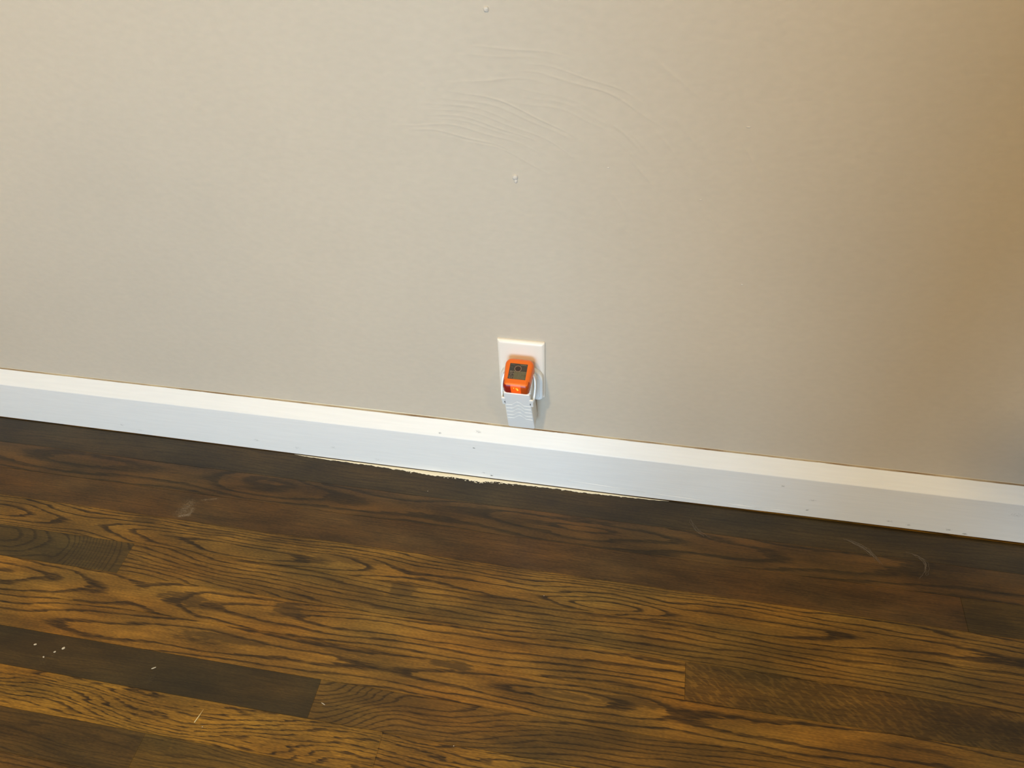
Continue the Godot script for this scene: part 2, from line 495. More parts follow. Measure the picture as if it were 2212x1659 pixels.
func oak_picture() -> ImageTexture:
	plan_strips()
	var w := 2048
	var per := 112
	var h := per * ROWS
	var pores := noise_bytes(51, 0.42, 2, w / 9, h, w, h)
	var fibre := noise_bytes(52, 0.16, 2, w / 22, h, w, h)
	var jitter := noise_bytes(53, 0.30, 2, w / 8, h / 2, w, h)
	var wander := noise_bytes(54, 0.022, 3, w / 8, h / 2, w, h)
	var tone := noise_bytes(55, 0.018, 3, w / 3, h / 2, w, h)
	var hue := noise_bytes(56, 0.012, 2, w / 3, h / 2, w, h)
	var speck := noise_bytes(57, 0.55, 2, w / 3, h, w, h)
	var out := PackedByteArray()
	out.resize(w * h * 3)
	var dx := (TX1 - TX0) / w
	var ray := noise(58, 1.0, 2)
	for s in strips:
		var p0 := clampi(int((s.x0 - TX0) / dx), 0, w)
		var p1 := clampi(int((s.x1 - TX0) / dx), 0, w)
		var cs := PackedFloat32Array()
		var hs := PackedFloat32Array()
		for px in range(p0, p1):
			var x := TX0 + px * dx
			cs.append(curve_at(s.c, x))
			var deep := curve_at(s.h, x)
			hs.append(deep * deep)
		var rings: float = s.n
		var contrast: float = s.k
		var wan: float = s.wander * 0.0011
		var pore: float = s.pore
		var jit: float = 0.0007 * s.get("rag", 1.0)
		var duty: float = 0.30 * s.get("wide", 1.0)
		var fleck: float = s.get("fleck", 0.0)
		var a: Color = s.a
		var b: Color = s.b
		for ry in per:
			var v := (ry + 0.5) / per
			var py: int = s.row * per + ry
			for px in range(p0, p1):
				var i := py * w + px
				var vv := v + (wander[i] - 128) * wan
				var d := vv - cs[px - p0]
				var ring := sqrt(d * d + hs[px - p0]) * rings + (jitter[i] - 128) * jit
				var t := ring - floorf(ring)
				# pale wood that ends sharply in a band of open pores, then fades back
				var dark := 0.0
				if t < duty:
					dark = 1.0 - t / duty
					dark = minf(1.0, dark * 1.7)
				elif t > 0.95:
					dark = (t - 0.95) / 0.05
				var po := (pores[i] - 128) * 0.0078
				var fi := (fibre[i] - 128) * 0.0078
				dark = dark * (0.78 + 0.55 * po) * contrast + (po + 0.15) * 0.30 * pore + fi * 0.22
				if fleck > 0.0:
					var q := ray.get_noise_2d(px * 0.105 - ry * 0.060, ry * 0.034 + px * 0.004)
					dark += 0.10 - clampf((q - 0.08) * 3.2, 0.0, 1.0) * 0.62
				var br := 1.0 + (tone[i] - 128) * 0.0020 + (speck[i] - 128) * 0.0017
				dark = clampf(dark, -0.3, 1.1)
				var hu := (hue[i] - 128) * 0.0011
				out[i * 3] = int(clampf((a.r + (b.r - a.r) * dark) * br * (1.0 + hu * 0.4), 0, 1) * 255.0)
				out[i * 3 + 1] = int(clampf((a.g + (b.g - a.g) * dark) * br, 0, 1) * 255.0)
				out[i * 3 + 2] = int(clampf((a.b + (b.b - a.b) * dark) * br * (1.0 - hu), 0, 1) * 255.0)
	var im := Image.create_from_data(w, h, false, Image.FORMAT_RGB8, out)
	stain(im)
	return ImageTexture.create_from_image(im)

# dried smears and blots on the boards, where the photograph shows them
func stain(im: Image) -> void:
	var r := RandomNumberGenerator.new()
	r.seed = 12
	var w := im.get_width()
	var h := im.get_height()
	var grey := Color(0.50, 0.45, 0.39)
	# dark mineral streaks in the oak, with ragged outlines: x, z, half length, half width, strength
	var edge := noise(59, 0.05, 3)
	for m in [[-0.645, 0.322, 0.030, 0.012, 0.75], [-0.474, 0.312, 0.018, 0.012, 0.7], [-0.312, 0.252, 0.016, 0.016, 0.55], [-0.205, 0.356, 0.024, 0.007, 0.8], [0.045, 0.366, 0.040, 0.007, 0.6], [-0.55, 0.372, 0.060, 0.006, 0.55], [-0.37, 0.362, 0.030, 0.006, 0.5], [-0.66, 0.200, 0.034, 0.008, 0.5], [-0.545, 0.198, 0.020, 0.007, 0.5], [-0.42, 0.214, 0.050, 0.008, 0.45], [-0.78, 0.196, 0.020, 0.006, 0.4], [-0.815, 0.268, 0.050, 0.022, 0.45], [-0.62, 0.088, 0.022, 0.010, 0.6], [-0.27, 0.100, 0.030, 0.014, 0.5], [-0.22, 0.094, 0.016, 0.014, 0.45], [0.52, 0.318, 0.060, 0.012, 0.6], [0.545, 0.165, 0.030, 0.030, 0.4], [-0.83, 0.43, 0.060, 0.016, 0.4], [-0.10, 0.446, 0.030, 0.006, 0.4], [-0.045, 0.372, 0.030, 0.005, 0.5]]:
		var x0 := int((m[0] - m[2] * 2.2 - TX0) / (TX1 - TX0) * w)
		var x1 := int((m[0] + m[2] * 2.2 - TX0) / (TX1 - TX0) * w)
		var y0 := int((m[1] - m[3] * 1.6 - ROW0) / (ROW * ROWS) * h)
		var y1 := int((m[1] + m[3] * 1.6 - ROW0) / (ROW * ROWS) * h)
		for py in range(maxi(0, y0), mini(h, y1)):
			for px in range(maxi(0, x0), mini(w, x1)):
				var u: float = (TX0 + (px + 0.5) * (TX1 - TX0) / w - m[0]) / (1.35 * m[2])
				var v: float = (ROW0 + (py + 0.5) * ROW * ROWS / h - m[1]) / m[3]
				var d := u * u + v * v + 1.1 * edge.get_noise_2d(px * 0.5, py * 2.0)
				if d < 1.0:
					im.set_pixel(px, py, im.get_pixel(px, py).lerp(Color(0.17, 0.125, 0.062), 0.62 * m[4] * clampf((1.0 - d) * 3.0, 0.0, 1.0)))
	# strokes: from, to, spread in metres, count, strength
	for s in [[-0.7180, 0.1455, -0.7260, 0.1773, 0.006, 1500, 0.55], [-0.7089, 0.1591, -0.7101, 0.1762, 0.002, 420, 0.55], [-0.7260, 0.1796, -0.7123, 0.1739, 0.002, 400, 0.6], [-0.7021, 0.1421, -0.6760, 0.1342, 0.0015, 220, 0.6], [-0.7963, 0.4344, -0.7917, 0.4446, 0.002, 60, 0.25], [-0.6295, 0.4401, -0.6352, 0.4560, 0.004, 260, 0.16], [-0.8054, 0.4446, -0.8008, 0.4537, 0.003, 140, 0.18]]:
		for k in s[5]:
			var t := r.randf()
			var x: float = lerpf(s[0], s[2], t) + r.randfn(0, s[4])
			var z: float = lerpf(s[1], s[3], t) + r.randfn(0, s[4] * 0.5)
			var px := int((x - TX0) / (TX1 - TX0) * w)
			var py := int((z - ROW0) / (ROW * ROWS) * h)
			if px >= 0 and px < w and py >= 0 and py < h:
				im.set_pixel(px, py, im.get_pixel(px, py).lerp(grey, s[6] * r.randf()))


# ---------------------------------------------------------------- the room

const X0 := -2.2
const X1 := 2.3
const Z1 := 2.72
const TALL := 2.5
const WIN_X0 := -0.78
const WIN_X1 := 0.38
const WIN_Y0 := 0.10
const WIN_Y1 := 1.42

func make_shell() -> void:
	# the wall of the photograph
	var wall := structure("wall_front", "greige painted wall with faint trowel sweeps", "wall")
	var st := begin()
	st.set_smooth_group(-1)
	var uvf := func(x: float, y: float) -> Vector2: return Vector2((x - TX0) / (TX1 - TX0), 1.0 - y / 1.05)
	quad_uv(st, [Vector3(X0, -0.03, 0), Vector3(X1, -0.03, 0), Vector3(X1, TALL, 0), Vector3(X0, TALL, 0)], [uvf.call(X0, -0.03), uvf.call(X1, -0.03), uvf.call(X1, TALL), uvf.call(X0, TALL)])
	var e := 0.12
	for q in [[Vector3(X1, -0.03, -e), Vector3(X0, -0.03, -e), Vector3(X0, TALL, -e), Vector3(X1, TALL, -e)], [Vector3(X0, TALL, 0), Vector3(X1, TALL, 0), Vector3(X1, TALL, -e), Vector3(X0, TALL, -e)], [Vector3(X0, -0.03, -e), Vector3(X1, -0.03, -e), Vector3(X1, -0.03, 0), Vector3(X0, -0.03, 0)], [Vector3(X0, -0.03, -e), Vector3(X0, -0.03, 0), Vector3(X0, TALL, 0), Vector3(X0, TALL, -e)], [Vector3(X1, -0.03, 0), Vector3(X1, -0.03, -e), Vector3(X1, TALL, -e), Vector3(X1, TALL, 0)]]:
		quad_uv(st, q, [Vector2.ZERO, Vector2.ZERO, Vector2.ZERO, Vector2.ZERO])
	part("plaster", finish(st), M.wall, wall)
	# paint nibs standing proud of the wall: x, y, half width, half height, proud
	var k := 0
	for n in [[-0.1607, 0.5795, 0.0036, 0.0042, 0.0022], [-0.1600, 0.5745, 0.0020, 0.0032, 0.0014], [-0.185, 0.7725, 0.0033, 0.0030, 0.0020], [0.128, 0.447, 0.0016, 0.0013, 0.0008], [-0.05, 0.60, 0.0016, 0.0010, 0.0007], [0.06, 0.566, 0.0015, 0.0010, 0.0006], [0.098, 0.659, 0.0024, 0.0008, 0.0007]]:
		var b := part("paint_nib", blob(k), M.nib, wall)
		b.scale = Vector3(n[2], n[3], n[4])
		b.position = Vector3(n[0], n[1], 0.0)
		k += 1

	var t := 0.14
	var left := structure("wall_left", "greige side wall on the left", "wall")
	part("plaster", box_mesh(Vector3(X0 - t, -0.03, 0), Vector3(X0, TALL, Z1)), M.room_wall, left)
	var right := structure("wall_right", "greige side wall on the right", "wall")
	part("plaster", box_mesh(Vector3(X1, -0.03, 0), Vector3(X1 + t, TALL, Z1)), M.room_wall, right)
	var back := structure("wall_back", "greige wall behind the viewer with a low window", "wall")
	var cut := begin()
	cut.set_smooth_group(-1)
	add_box(cut, Vector3(X0 - t, -0.03, Z1), Vector3(WIN_X0, TALL, Z1 + t))
	add_box(cut, Vector3(WIN_X1, -0.03, Z1), Vector3(X1 + t, TALL, Z1 + t))
	add_box(cut, Vector3(WIN_X0, -0.03, Z1), Vector3(WIN_X1, WIN_Y0, Z1 + t))
	add_box(cut, Vector3(WIN_X0, WIN_Y1, Z1), Vector3(WIN_X1, TALL, Z1 + t))
	part("plaster", finish(cut), M.room_wall, back)
	var win := structure("window_1", "white framed low window behind the viewer", "window")
	var fr := begin()
	fr.set_smooth_group(-1)
	var z0 := Z1 + 0.04
	var z1 := Z1 + 0.08
	add_box(fr, Vector3(WIN_X0, WIN_Y0, z0), Vector3(WIN_X0 + 0.06, WIN_Y1, z1))
	add_box(fr, Vector3(WIN_X1 - 0.06, WIN_Y0, z0), Vector3(WIN_X1, WIN_Y1, z1))
	add_box(fr, Vector3(WIN_X0 + 0.06, WIN_Y0, z0), Vector3(WIN_X1 - 0.06, WIN_Y0 + 0.06, z1))
	add_box(fr, Vector3(WIN_X0 + 0.06, WIN_Y1 - 0.06, z0), Vector3(WIN_X1 - 0.06, WIN_Y1, z1))
	part("window_frame", finish(fr), M.trim_plain, win)
	part("pane", box_mesh(Vector3(WIN_X0 + 0.06, WIN_Y0 + 0.06, z0 + 0.018), Vector3(WIN_X1 - 0.06, WIN_Y1 - 0.06, z0 + 0.022)), M.glass, win)
	var ceil_ := structure("ceiling", "flat white ceiling", "ceiling")
	part("plaster", box_mesh(Vector3(X0 - t, TALL, -0.12), Vector3(X1 + t, TALL + 0.12, Z1 + t)), M.ceiling, ceil_)

	for l in [[-0.85, 2.1, 4.5, "round flush ceiling light, leftmost of the three"], [0.03, 1.96, 1.1, "round flush ceiling light in the middle of the row"], [1.0, 1.75, 1.5, "round flush ceiling light, rightmost of the three"]]:
		ceiling_light(Vector3(l[0], TALL, l[1]), l[2], l[3])

func ceiling_light(at: Vector3, energy: float, label: String) -> void:
	var o := thing("ceiling_light", label, "light", Transform3D(Basis.IDENTITY, at), "ceiling lights")
	var ring := CylinderMesh.new()
	ring.top_radius = 0.120
	ring.bottom_radius = 0.114
	ring.height = 0.012
	ring.radial_segments = 32
	part("trim_ring", ring, M.trim_plain, o).position.y = -0.006
	var disc := CylinderMesh.new()
	disc.top_radius = 0.100
	disc.bottom_radius = 0.097
	disc.height = 0.004
	disc.radial_segments = 32
	part("light_diffuser", disc, M.glow, o).position.y = -0.014
	var l := AreaLight3D.new()
	l.name = "lamp_light"
	l.area_size = Vector2(0.17, 0.17)
	l.light_color = WARM
	l.light_energy = energy
	l.area_range = 12.0
	l.shadow_enabled = true
	l.position.y = -0.02
	l.rotation.x = -PI / 2
	o.add_child(l)

# a small lump, flat at the back, radius one
func blob(seed_: int) -> ArrayMesh:
	var n := noise(80 + seed_, 0.9, 2)
	var st := begin()
	st.set_smooth_group(1)
	var p := func(i: int, k: int) -> Vector3:
		var a := PI / 2 * i / 4.0
		var b := TAU * k / 12.0
		var v := Vector3(sin(a) * cos(b), sin(a) * sin(b), cos(a))
		return v * (1.0 + 0.28 * n.get_noise_3dv(v * 1.3))
	for i in 4:
		for k in 12:
			quad(st, p.call(i, k), p.call(i + 1, k), p.call(i + 1, (k + 1) % 12), p.call(i, (k + 1) % 12))
	return finish(st)


# ---------------------------------------------------------------- floor

func plank_mesh(x0: float, x1: float, z0: float, z1: float, u0: float, v0: float) -> ArrayMesh:
	# tops are eased by a fraction of a millimetre; the picture runs with the board
	var st := begin()
	st.set_smooth_group(-1)
	var e := 0.00022
	var top := 0.0
	var low := -0.0005
	var bottom := -0.018
	var w := TX1 - TX0
	var tall := ROW * ROWS
	var uv := func(x: float, z: float) -> Vector2: return Vector2((u0 + x - x0) / w, (v0 + z - z0) / tall)
	var i := [Vector3(x0 + e, top, z1 - e), Vector3(x1 - e, top, z1 - e), Vector3(x1 - e, top, z0 + e), Vector3(x0 + e, top, z0 + e)]
	var o := [Vector3(x0, low, z1), Vector3(x1, low, z1), Vector3(x1, low, z0), Vector3(x0, low, z0)]
	var b := [Vector3(x0, bottom, z1), Vector3(x1, bottom, z1), Vector3(x1, bottom, z0), Vector3(x0, bottom, z0)]
	var at := func(p: Vector3) -> Vector2: return uv.call(clampf(p.x, x0 + e, x1 - e), clampf(p.z, z0 + e, z1 - e))
	quad_uv(st, i, i.map(at))
	for k in 4:
		var j := (k + 1) % 4
		quad_uv(st, [o[k], o[j], i[j], i[k]], [at.call(o[k]), at.call(o[j]), at.call(i[j]), at.call(i[k])])
		quad_uv(st, [b[k], b[j], o[j], o[k]], [at.call(b[k]), at.call(b[j]), at.call(o[j]), at.call(o[k])])
	return finish(st)

func make_floor() -> void:
	var floor_ := structure("floor", "dark stained oak strip floor with golden grain", "floor")
	part("subfloor", box_mesh(Vector3(X0 - 0.14, -0.05, -0.12), Vector3(X1 + 0.14, -0.018, Z1 + 0.14)), M.subfloor, floor_)
	# boards of the photograph
	for s in strips:
		var x0 := maxf(s.x0, TX0)
		var x1 := minf(s.x1, TX1)
		var z0: float = ROW0 + s.row * ROW
		part("plank", plank_mesh(x0, x1, z0, z0 + ROW, x0 - TX0, s.row * ROW), M.oak, floor_)
	# the rest of the room, with the same kinds of board
	var r := RandomNumberGenerator.new()
	r.seed = 8
	var rows := int(ceil((Z1 - ROW0) / ROW))
	for row in range(-1, rows):
		var spans := []
		if row >= 0 and row < ROWS:
			spans = [[X0, TX0], [TX1, X1]]
		else:
			var x := X0
			while x < X1:
				var to := minf(x + r.randf_range(0.9, 1.9), X1)
				if X1 - to < 0.3:
					to = X1
				spans.append([x, to])
				x = to
		for sp in spans:
			var z0 := ROW0 + row * ROW
			var z1 := minf(z0 + ROW, Z1)
			if row < 0:
				z0 = 0.0
			if z1 - z0 < 0.004:
				continue
			var like := r.randi_range(3, 9) if row >= ROWS or row < 0 else row
			var span: float = sp[1] - sp[0]
			part("plank", plank_mesh(sp[0], sp[1], z0, z1, r.randf_range(0.0, maxf(0.0, TX1 - TX0 - span)), like * ROW), M.oak, floor_)


# ---------------------------------------------------------------- baseboard

func make_baseboard() -> void:
	var base := structure("baseboard_front", "white painted baseboard with a bevelled top edge", "baseboard")
	var st := begin()
	# profile z, y from the floor up, then back to the wall; v runs along the girth
	var prof := [[BOARD_Z - 0.0006, 0.0022], [BOARD_Z, 0.0030], [BOARD_Z, BOARD_Y - 0.0012], [BOARD_Z - 0.0002, BOARD_Y - 0.0004], [BOARD_Z - 0.0008, BOARD_Y + 0.0006], [0.0016, BOARD_TOP - 0.0004], [0.0006, BOARD_TOP], [0.0, BOARD_TOP], [0.0, 0.0022]]
	var girth := 0.0
	var vs := [0.0]
	for i in range(1, prof.size()):
		girth += Vector2(prof[i][0] - prof[i - 1][0], prof[i][1] - prof[i - 1][1]).length()
		vs.append(girth)
	var xs := [X0, TX0, -0.9, -0.56, -0.45, -0.2, 0.0, 0.12, 0.28, 0.45, TX1, X1]
	# the board does not sit on the floor everywhere
	var lift := [0.0, 0.0, 0.0002, -0.0008, -0.0012, -0.0012, -0.0012, 0.0002, 0.0024, 0.0032, 0.0036, 0.0036]
	st.set_smooth_group(-1)
	for i in prof.size():
		var j := (i + 1) % prof.size()
		for k in xs.size() - 1:
			var q := [Vector3(xs[k], prof[i][1], prof[i][0]), Vector3(xs[k + 1], prof[i][1], prof[i][0]), Vector3(xs[k + 1], prof[j][1], prof[j][0]), Vector3(xs[k], prof[j][1], prof[j][0])]
			for m in 4:
				if q[m].y < 0.01:
					q[m].y += lift[k + (1 if m == 1 or m == 2 else 0)]
			var ua: float = (xs[k] - TX0) / (TX1 - TX0)
			var ub: float = (xs[k + 1] - TX0) / (TX1 - TX0)
			var va: float = 1.0 - minf(vs[i], 0.13) / 0.130
			var vb: float = 1.0 - minf(vs[j] if j > 0 else 0.0, 0.13) / 0.130
			quad_uv(st, q, [Vector2(ua, va), Vector2(ub, va), Vector2(ub, vb), Vector2(ua, vb)])
	part("board", finish(st), M.trim, base)
	# the tan caulk line along the top, uneven
	part("caulk_line", wavy_strip(TX0 - 0.4, TX1 + 0.6, 61, 0), M.caulk, base)
	part("wall_paint_edge", wavy_strip(TX0 - 0.4, TX1 + 0.6, 62, 1), M.old_paint, base)
	# cream paint that ran out on the floor along the middle of the board
	part("floor_paint_run", floor_run(), M.old_paint, base)
	part("floor_paint_fleck", floor_flecks(), M.old_paint, base).set_meta("kind", "stuff")
	# a thin raised ridge of paint low on the right of the board
	for s in [[-0.09, 0.0225, 0.045, 0.0155], [0.055, 0.0150, 0.165, 0.0115], [0.18, 0.0130, 0.232, 0.0115], [0.24, 0.0128, 0.30, 0.0112]]:
		part("paint_ridge", tube(PackedVector3Array([Vector3(s[0], s[1], BOARD_Z - 0.0003), Vector3((s[0] + s[2]) / 2, (s[1] + s[3]) / 2 + 0.0004, BOARD_Z - 0.00025), Vector3(s[2], s[3], BOARD_Z - 0.0003)]), [0.0005, 0.0007, 0.0005], 6), M.trim_plain, base)

# kind 0: the caulk between bevel and wall; kind 1: the old cream paint edge on the wall above it
func wavy_strip(x0: float, x1: float, seed_: int, kind: int) -> ArrayMesh:
	var n := noise(seed_, 9.0, 3)
	var m := noise(seed_ + 5, 60.0, 2)
	var st := begin()
	st.set_smooth_group(1)
	var count := int((x1 - x0) / 0.004)
	for i in count:
		var q: Array = []
		for x in [x0 + i * 0.004, x0 + (i + 1) * 0.004]:
			var w: float = n.get_noise_1d(x)
			var j: float = m.get_noise_1d(x)
			if kind == 0:
				var hi := 0.0010 + 0.0006 * w + 0.0003 * j
				q.append([Vector3(x, BOARD_TOP - 0.0009 - 0.0004 * j, 0.0022 + 0.0004 * w), Vector3(x, BOARD_TOP + 0.0004, 0.0014), Vector3(x, BOARD_TOP + hi, 0.00015)])
			else:
				# strongest from left of the middle to the charger, thin elsewhere
				var much := clampf(1.0 - absf(x + 0.42) / 0.34, 0.22, 1.0)
				var h := maxf(0.0002, (0.0023 + 0.0010 * w + 0.0008 * j) * much)
				q.append([Vector3(x, BOARD_TOP + 0.0009, 0.00012), Vector3(x, BOARD_TOP + 0.0009 + h * 0.5, 0.0005), Vector3(x, BOARD_TOP + 0.0010 + h, 0.00012)])
		if kind == 0:
			var g := clampf(0.5 + 0.9 * n.get_noise_1d(x0 + i * 0.004 + 40.0), 0.0, 1.0)
			st.set_color(Color(0.22, 0.13, 0.06).lerp(Color(0.50, 0.40, 0.25), g))
		for k in 2:
			quad(st, q[0][k], q[1][k], q[1][k + 1], q[0][k + 1])
	return finish(st)

func run_width(x: float) -> float:
	# read off the photograph: where the spilled paint reaches, in millimetres from the board
	var c := [[-0.580, 0.0], [-0.56, 1.6], [-0.50, 2.8], [-0.44, 3.2], [-0.39, 5.0], [-0.355, 6.0], [-0.338, 7.4], [-0.322, 8.6], [-0.305, 7.8], [-0.29, 6.4], [-0.27, 6.6], [-0.255, 8.0], [-0.238, 8.8], [-0.225, 6.8], [-0.212, 4.6], [-0.19, 5.4], [-0.17, 5.2], [-0.14, 4.0], [-0.10, 3.6], [-0.06, 4.4], [-0.03, 3.6], [0.02, 2.4], [0.06, 1.4], [0.085, 0.0]]
	return curve_at(c, x) * 0.001

func floor_run() -> ArrayMesh:
	var m := noise(71, 90.0, 3)
	var st := begin()
	st.set_smooth_group(1)
	var x := -0.58
	var d := 0.0012
	while x < 0.085:
		var q: Array = []
		for p in [x, x + d]:
			var w := run_width(p)
			w = maxf(0.0, w + m.get_noise_1d(p) * 0.0019 * clampf(w * 250.0, 0.0, 1.0))
			var z0 := BOARD_Z + 0.0007
			q.append([Vector3(p, 0.00005, z0 + w), Vector3(p, 0.00042, z0 + maxf(w - 0.0005, 0.0)), Vector3(p, 0.0006, z0 + w * 0.3), Vector3(p, 0.0003, z0)])
		for k in 3:
			quad(st, q[0][k], q[1][k], q[1][k + 1], q[0][k + 1])
		x += d
	return finish(st)

func floor_flecks() -> ArrayMesh:
	var r := RandomNumberGenerator.new()
	r.seed = 5
	var st := begin()
	st.set_smooth_group(-1)
	for k in 34:
		var x := r.randf_range(-0.30, -0.185) if k < 26 else r.randf_range(-0.56, 0.06)
		var z := BOARD_Z + run_width(x) + r.randf_range(0.0008, 0.0040)
		var l := r.randf_range(0.0008, 0.0032)
		var w := r.randf_range(0.0004, 0.0010)
		add_box(st, Vector3(x - l / 2, 0.0, z - w / 2), Vector3(x + l / 2, 0.0004, z + w / 2))
	return finish(st)


# ---------------------------------------------------------------- outlet cover

const PLATE := Vector3(-0.1604, 0.2583, 0.0)

func make_outlet_cover() -> void:
	var o := thing("outlet_cover", "cream wall outlet cover plate behind the plugged-in charger", "outlet cover", Transform3D(Basis.IDENTITY, PLATE))
	var steps := [[0.0, 0.0002], [0.0, 0.0026], [0.0005, 0.0034], [0.0016, 0.0046], [0.0030, 0.0056], [0.0044, 0.0061], [0.0060, 0.0062]]
	var rings := []
	for st in steps:
		rings.append(rounded(0.035 - st[0], 0.035 - st[0], -0.05715 + st[0], 0.05715 - st[0], 0.0012, 0.0012, 3))
	part("cover_plate", loft(rings[0], steps, Vector3.ZERO, Vector3.RIGHT, Vector3.UP, Vector3.BACK, rings), M.plate, o)
	for y in [0.0080, -0.0194]:
		var s := part("socket_face", loft(rounded(0.0168, 0.0168, -0.0140, 0.0140, 0.010, 0.010, 5), [[0.0, 0.0060], [0.0, 0.0064], [0.0005, 0.0068]], Vector3(0, y, 0), Vector3.RIGHT, Vector3.UP, Vector3.BACK), M.socket, o)
		for x in [-0.0064, 0.0064]:
			part("slot", box_mesh(Vector3(x - 0.0009, y - 0.001, 0.0066), Vector3(x + 0.0009, y + 0.007, 0.0070)), M.slot, s)


# ---------------------------------------------------------------- charger and alarm, tipped 15 degrees forward

const TIP := 0.261799
func tipped() -> Transform3D:
	var up := Vector3(0, cos(TIP), sin(TIP))
	var outward := Vector3(0, -sin(TIP), cos(TIP))
	return Transform3D(Basis(Vector3.RIGHT, up, outward), Vector3(-0.1592, 0.293, 0.0185))

func make_charger() -> void:
	var o := thing("plug_in_charger", "white plug-in charger cradle with wavy grip lines, below the orange alarm", "charger", tipped())
	var inv := tipped().affine_inverse()
	# flat arched block against the cover plate, upright
	var bp := loft(rounded(0.0320, 0.0320, 0.206, 0.270, 0.007, 0.021, 6), [[0.0, 0.0068], [0.0, 0.0128], [0.0007, 0.0140], [0.0018, 0.0145]], Vector3(-0.1592, 0, 0), Vector3.RIGHT, Vector3.UP, Vector3.BACK)
	var back := part("wall_block", bp, M.plastic, o)
	back.transform = inv
	var rim := loft(rounded(0.0272, 0.0272, 0.211, 0.2645, 0.005, 0.018, 6), [[0.0, 0.0140], [0.0, 0.0153], [0.0006, 0.0157]], Vector3(-0.1592, 0, 0), Vector3.RIGHT, Vector3.UP, Vector3.BACK)
	part("wall_block_lid", rim, M.plastic, o).transform = inv
	# neck between block and body
	part("neck", box_mesh(Vector3(-0.0165, -0.078, -0.004), Vector3(0.0165, -0.030, 0.020)), M.plastic, o)
	# the hanging body: outline in x / down the body, swept from back to front
	var out := rounded(0.0212, 0.0196, -0.1330, -0.0225, 0.0030, 0.0016, 4)
	part("body", loft(out, [[0.0006, 0.0168], [0.0, 0.0176], [0.0, 0.0440], [0.0004, 0.0448], [0.0012, 0.0452]], Vector3.ZERO, Vector3.RIGHT, Vector3.UP, Vector3.BACK), M.plastic, o)
	# holder rim round the foot of the alarm
	part("holder_rim", loft(rounded(0.0212, 0.0206, -0.0275, -0.0170, 0.002, 0.002, 3), [[0.0, 0.002], [0.0, 0.0405], [0.0008, 0.0415]], Vector3.ZERO, Vector3.RIGHT, Vector3.UP, Vector3.BACK), M.plastic, o)
	# wavy raised grip lines
	for y in [-0.0580, -0.0686, -0.0793, -0.0910, -0.1014]:
		var pts := PackedVector3Array()
		for k in 41:
			var x := -0.0192 + 0.0384 * k / 40.0
			var hump := 0.0
			if absf(x) < 0.0105:
				hump = 0.5 + 0.5 * cos(x / 0.0105 * PI)
			pts.append(Vector3(x * (1.0 + (-0.058 - y) * 0.9), y + 0.0105 * hump - 0.02 * x * 0.0, 0.0451))
		part("grip_line", tube(pts, [0.00055], 6), M.plastic, o)
	# bowed spring clips along both sides, with a tab that hooks over the front
	for s in [-1.0, 1.0]:
		var clip := begin()
		var path := [[0.0206, -0.0180, 0.0120], [0.0228, -0.0195, 0.0150], [0.0240, -0.0235, 0.0190], [0.0246, -0.0300, 0.0245], [0.0244, -0.0375, 0.0310], [0.0236, -0.0440, 0.0370], [0.0222, -0.0490, 0.0425]]
		var rings: Array = []
		for k in path.size():
			var q: Array = path[k]
			var qa: Array = path[maxi(k - 1, 0)]
			var qb: Array = path[mini(k + 1, path.size() - 1)]
			var tan := Vector3(s * (qb[0] - qa[0]), qb[1] - qa[1], qb[2] - qa[2]).normalized()
			var wide := Vector3(0, 0.45, 0.9).normalized()
			wide = (wide - tan * wide.dot(tan)).normalized()
			var thick := tan.cross(wide).normalized() * 0.0011
			var p := Vector3(s * q[0], q[1], q[2])
			rings.append([p - wide * 0.0042 - thick, p + wide * 0.0042 - thick, p + wide * 0.0042 + thick, p - wide * 0.0042 + thick])
		clip.set_smooth_group(-1)
		for k in rings.size() - 1:
			for j in 4:
				var i := (j + 1) % 4
				quad(clip, rings[k][j], rings[k][i], rings[k + 1][i], rings[k + 1][j])
		quad(clip, rings[0][3], rings[0][2], rings[0][1], rings[0][0])
		var last: Array = rings[rings.size() - 1]
		quad(clip, last[0], last[1], last[2], last[3])
		var c := part("side_clip", finish(clip), M.plastic, o)
		var tab := loft(rounded(0.0026, 0.0030, -0.0105, 0.0085, 0.001, 0.001, 2), [[0.0, 0.0435], [0.0, 0.0455], [0.0005, 0.0460]], Vector3(s * 0.0208, -0.0465, 0), Vector3.RIGHT, Vector3.UP, Vector3.BACK)
		part("clip_tab", tab, M.plastic, c)
		part("tab_slot", box_mesh(Vector3(s * 0.0192 - 0.0005, -0.0515, 0.0456), Vector3(s * 0.0192 + 0.0005, -0.0465, 0.0462)), M.slot, c)

# plan outline of the alarm in x / towards the viewer
func alarm_outline() -> PackedVector2Array:
	return rounded(0.0212, 0.0192, -0.0030, 0.0452, 0.0098, 0.0058, 8)

const ALARM_STEPS := [[0.0022, -0.0225], [0.0007, -0.0215], [0.0, -0.0195], [0.0, -0.0070], [0.0005, -0.0044], [0.0015, -0.0021], [0.0031, -0.0006], [0.0052, 0.0]]

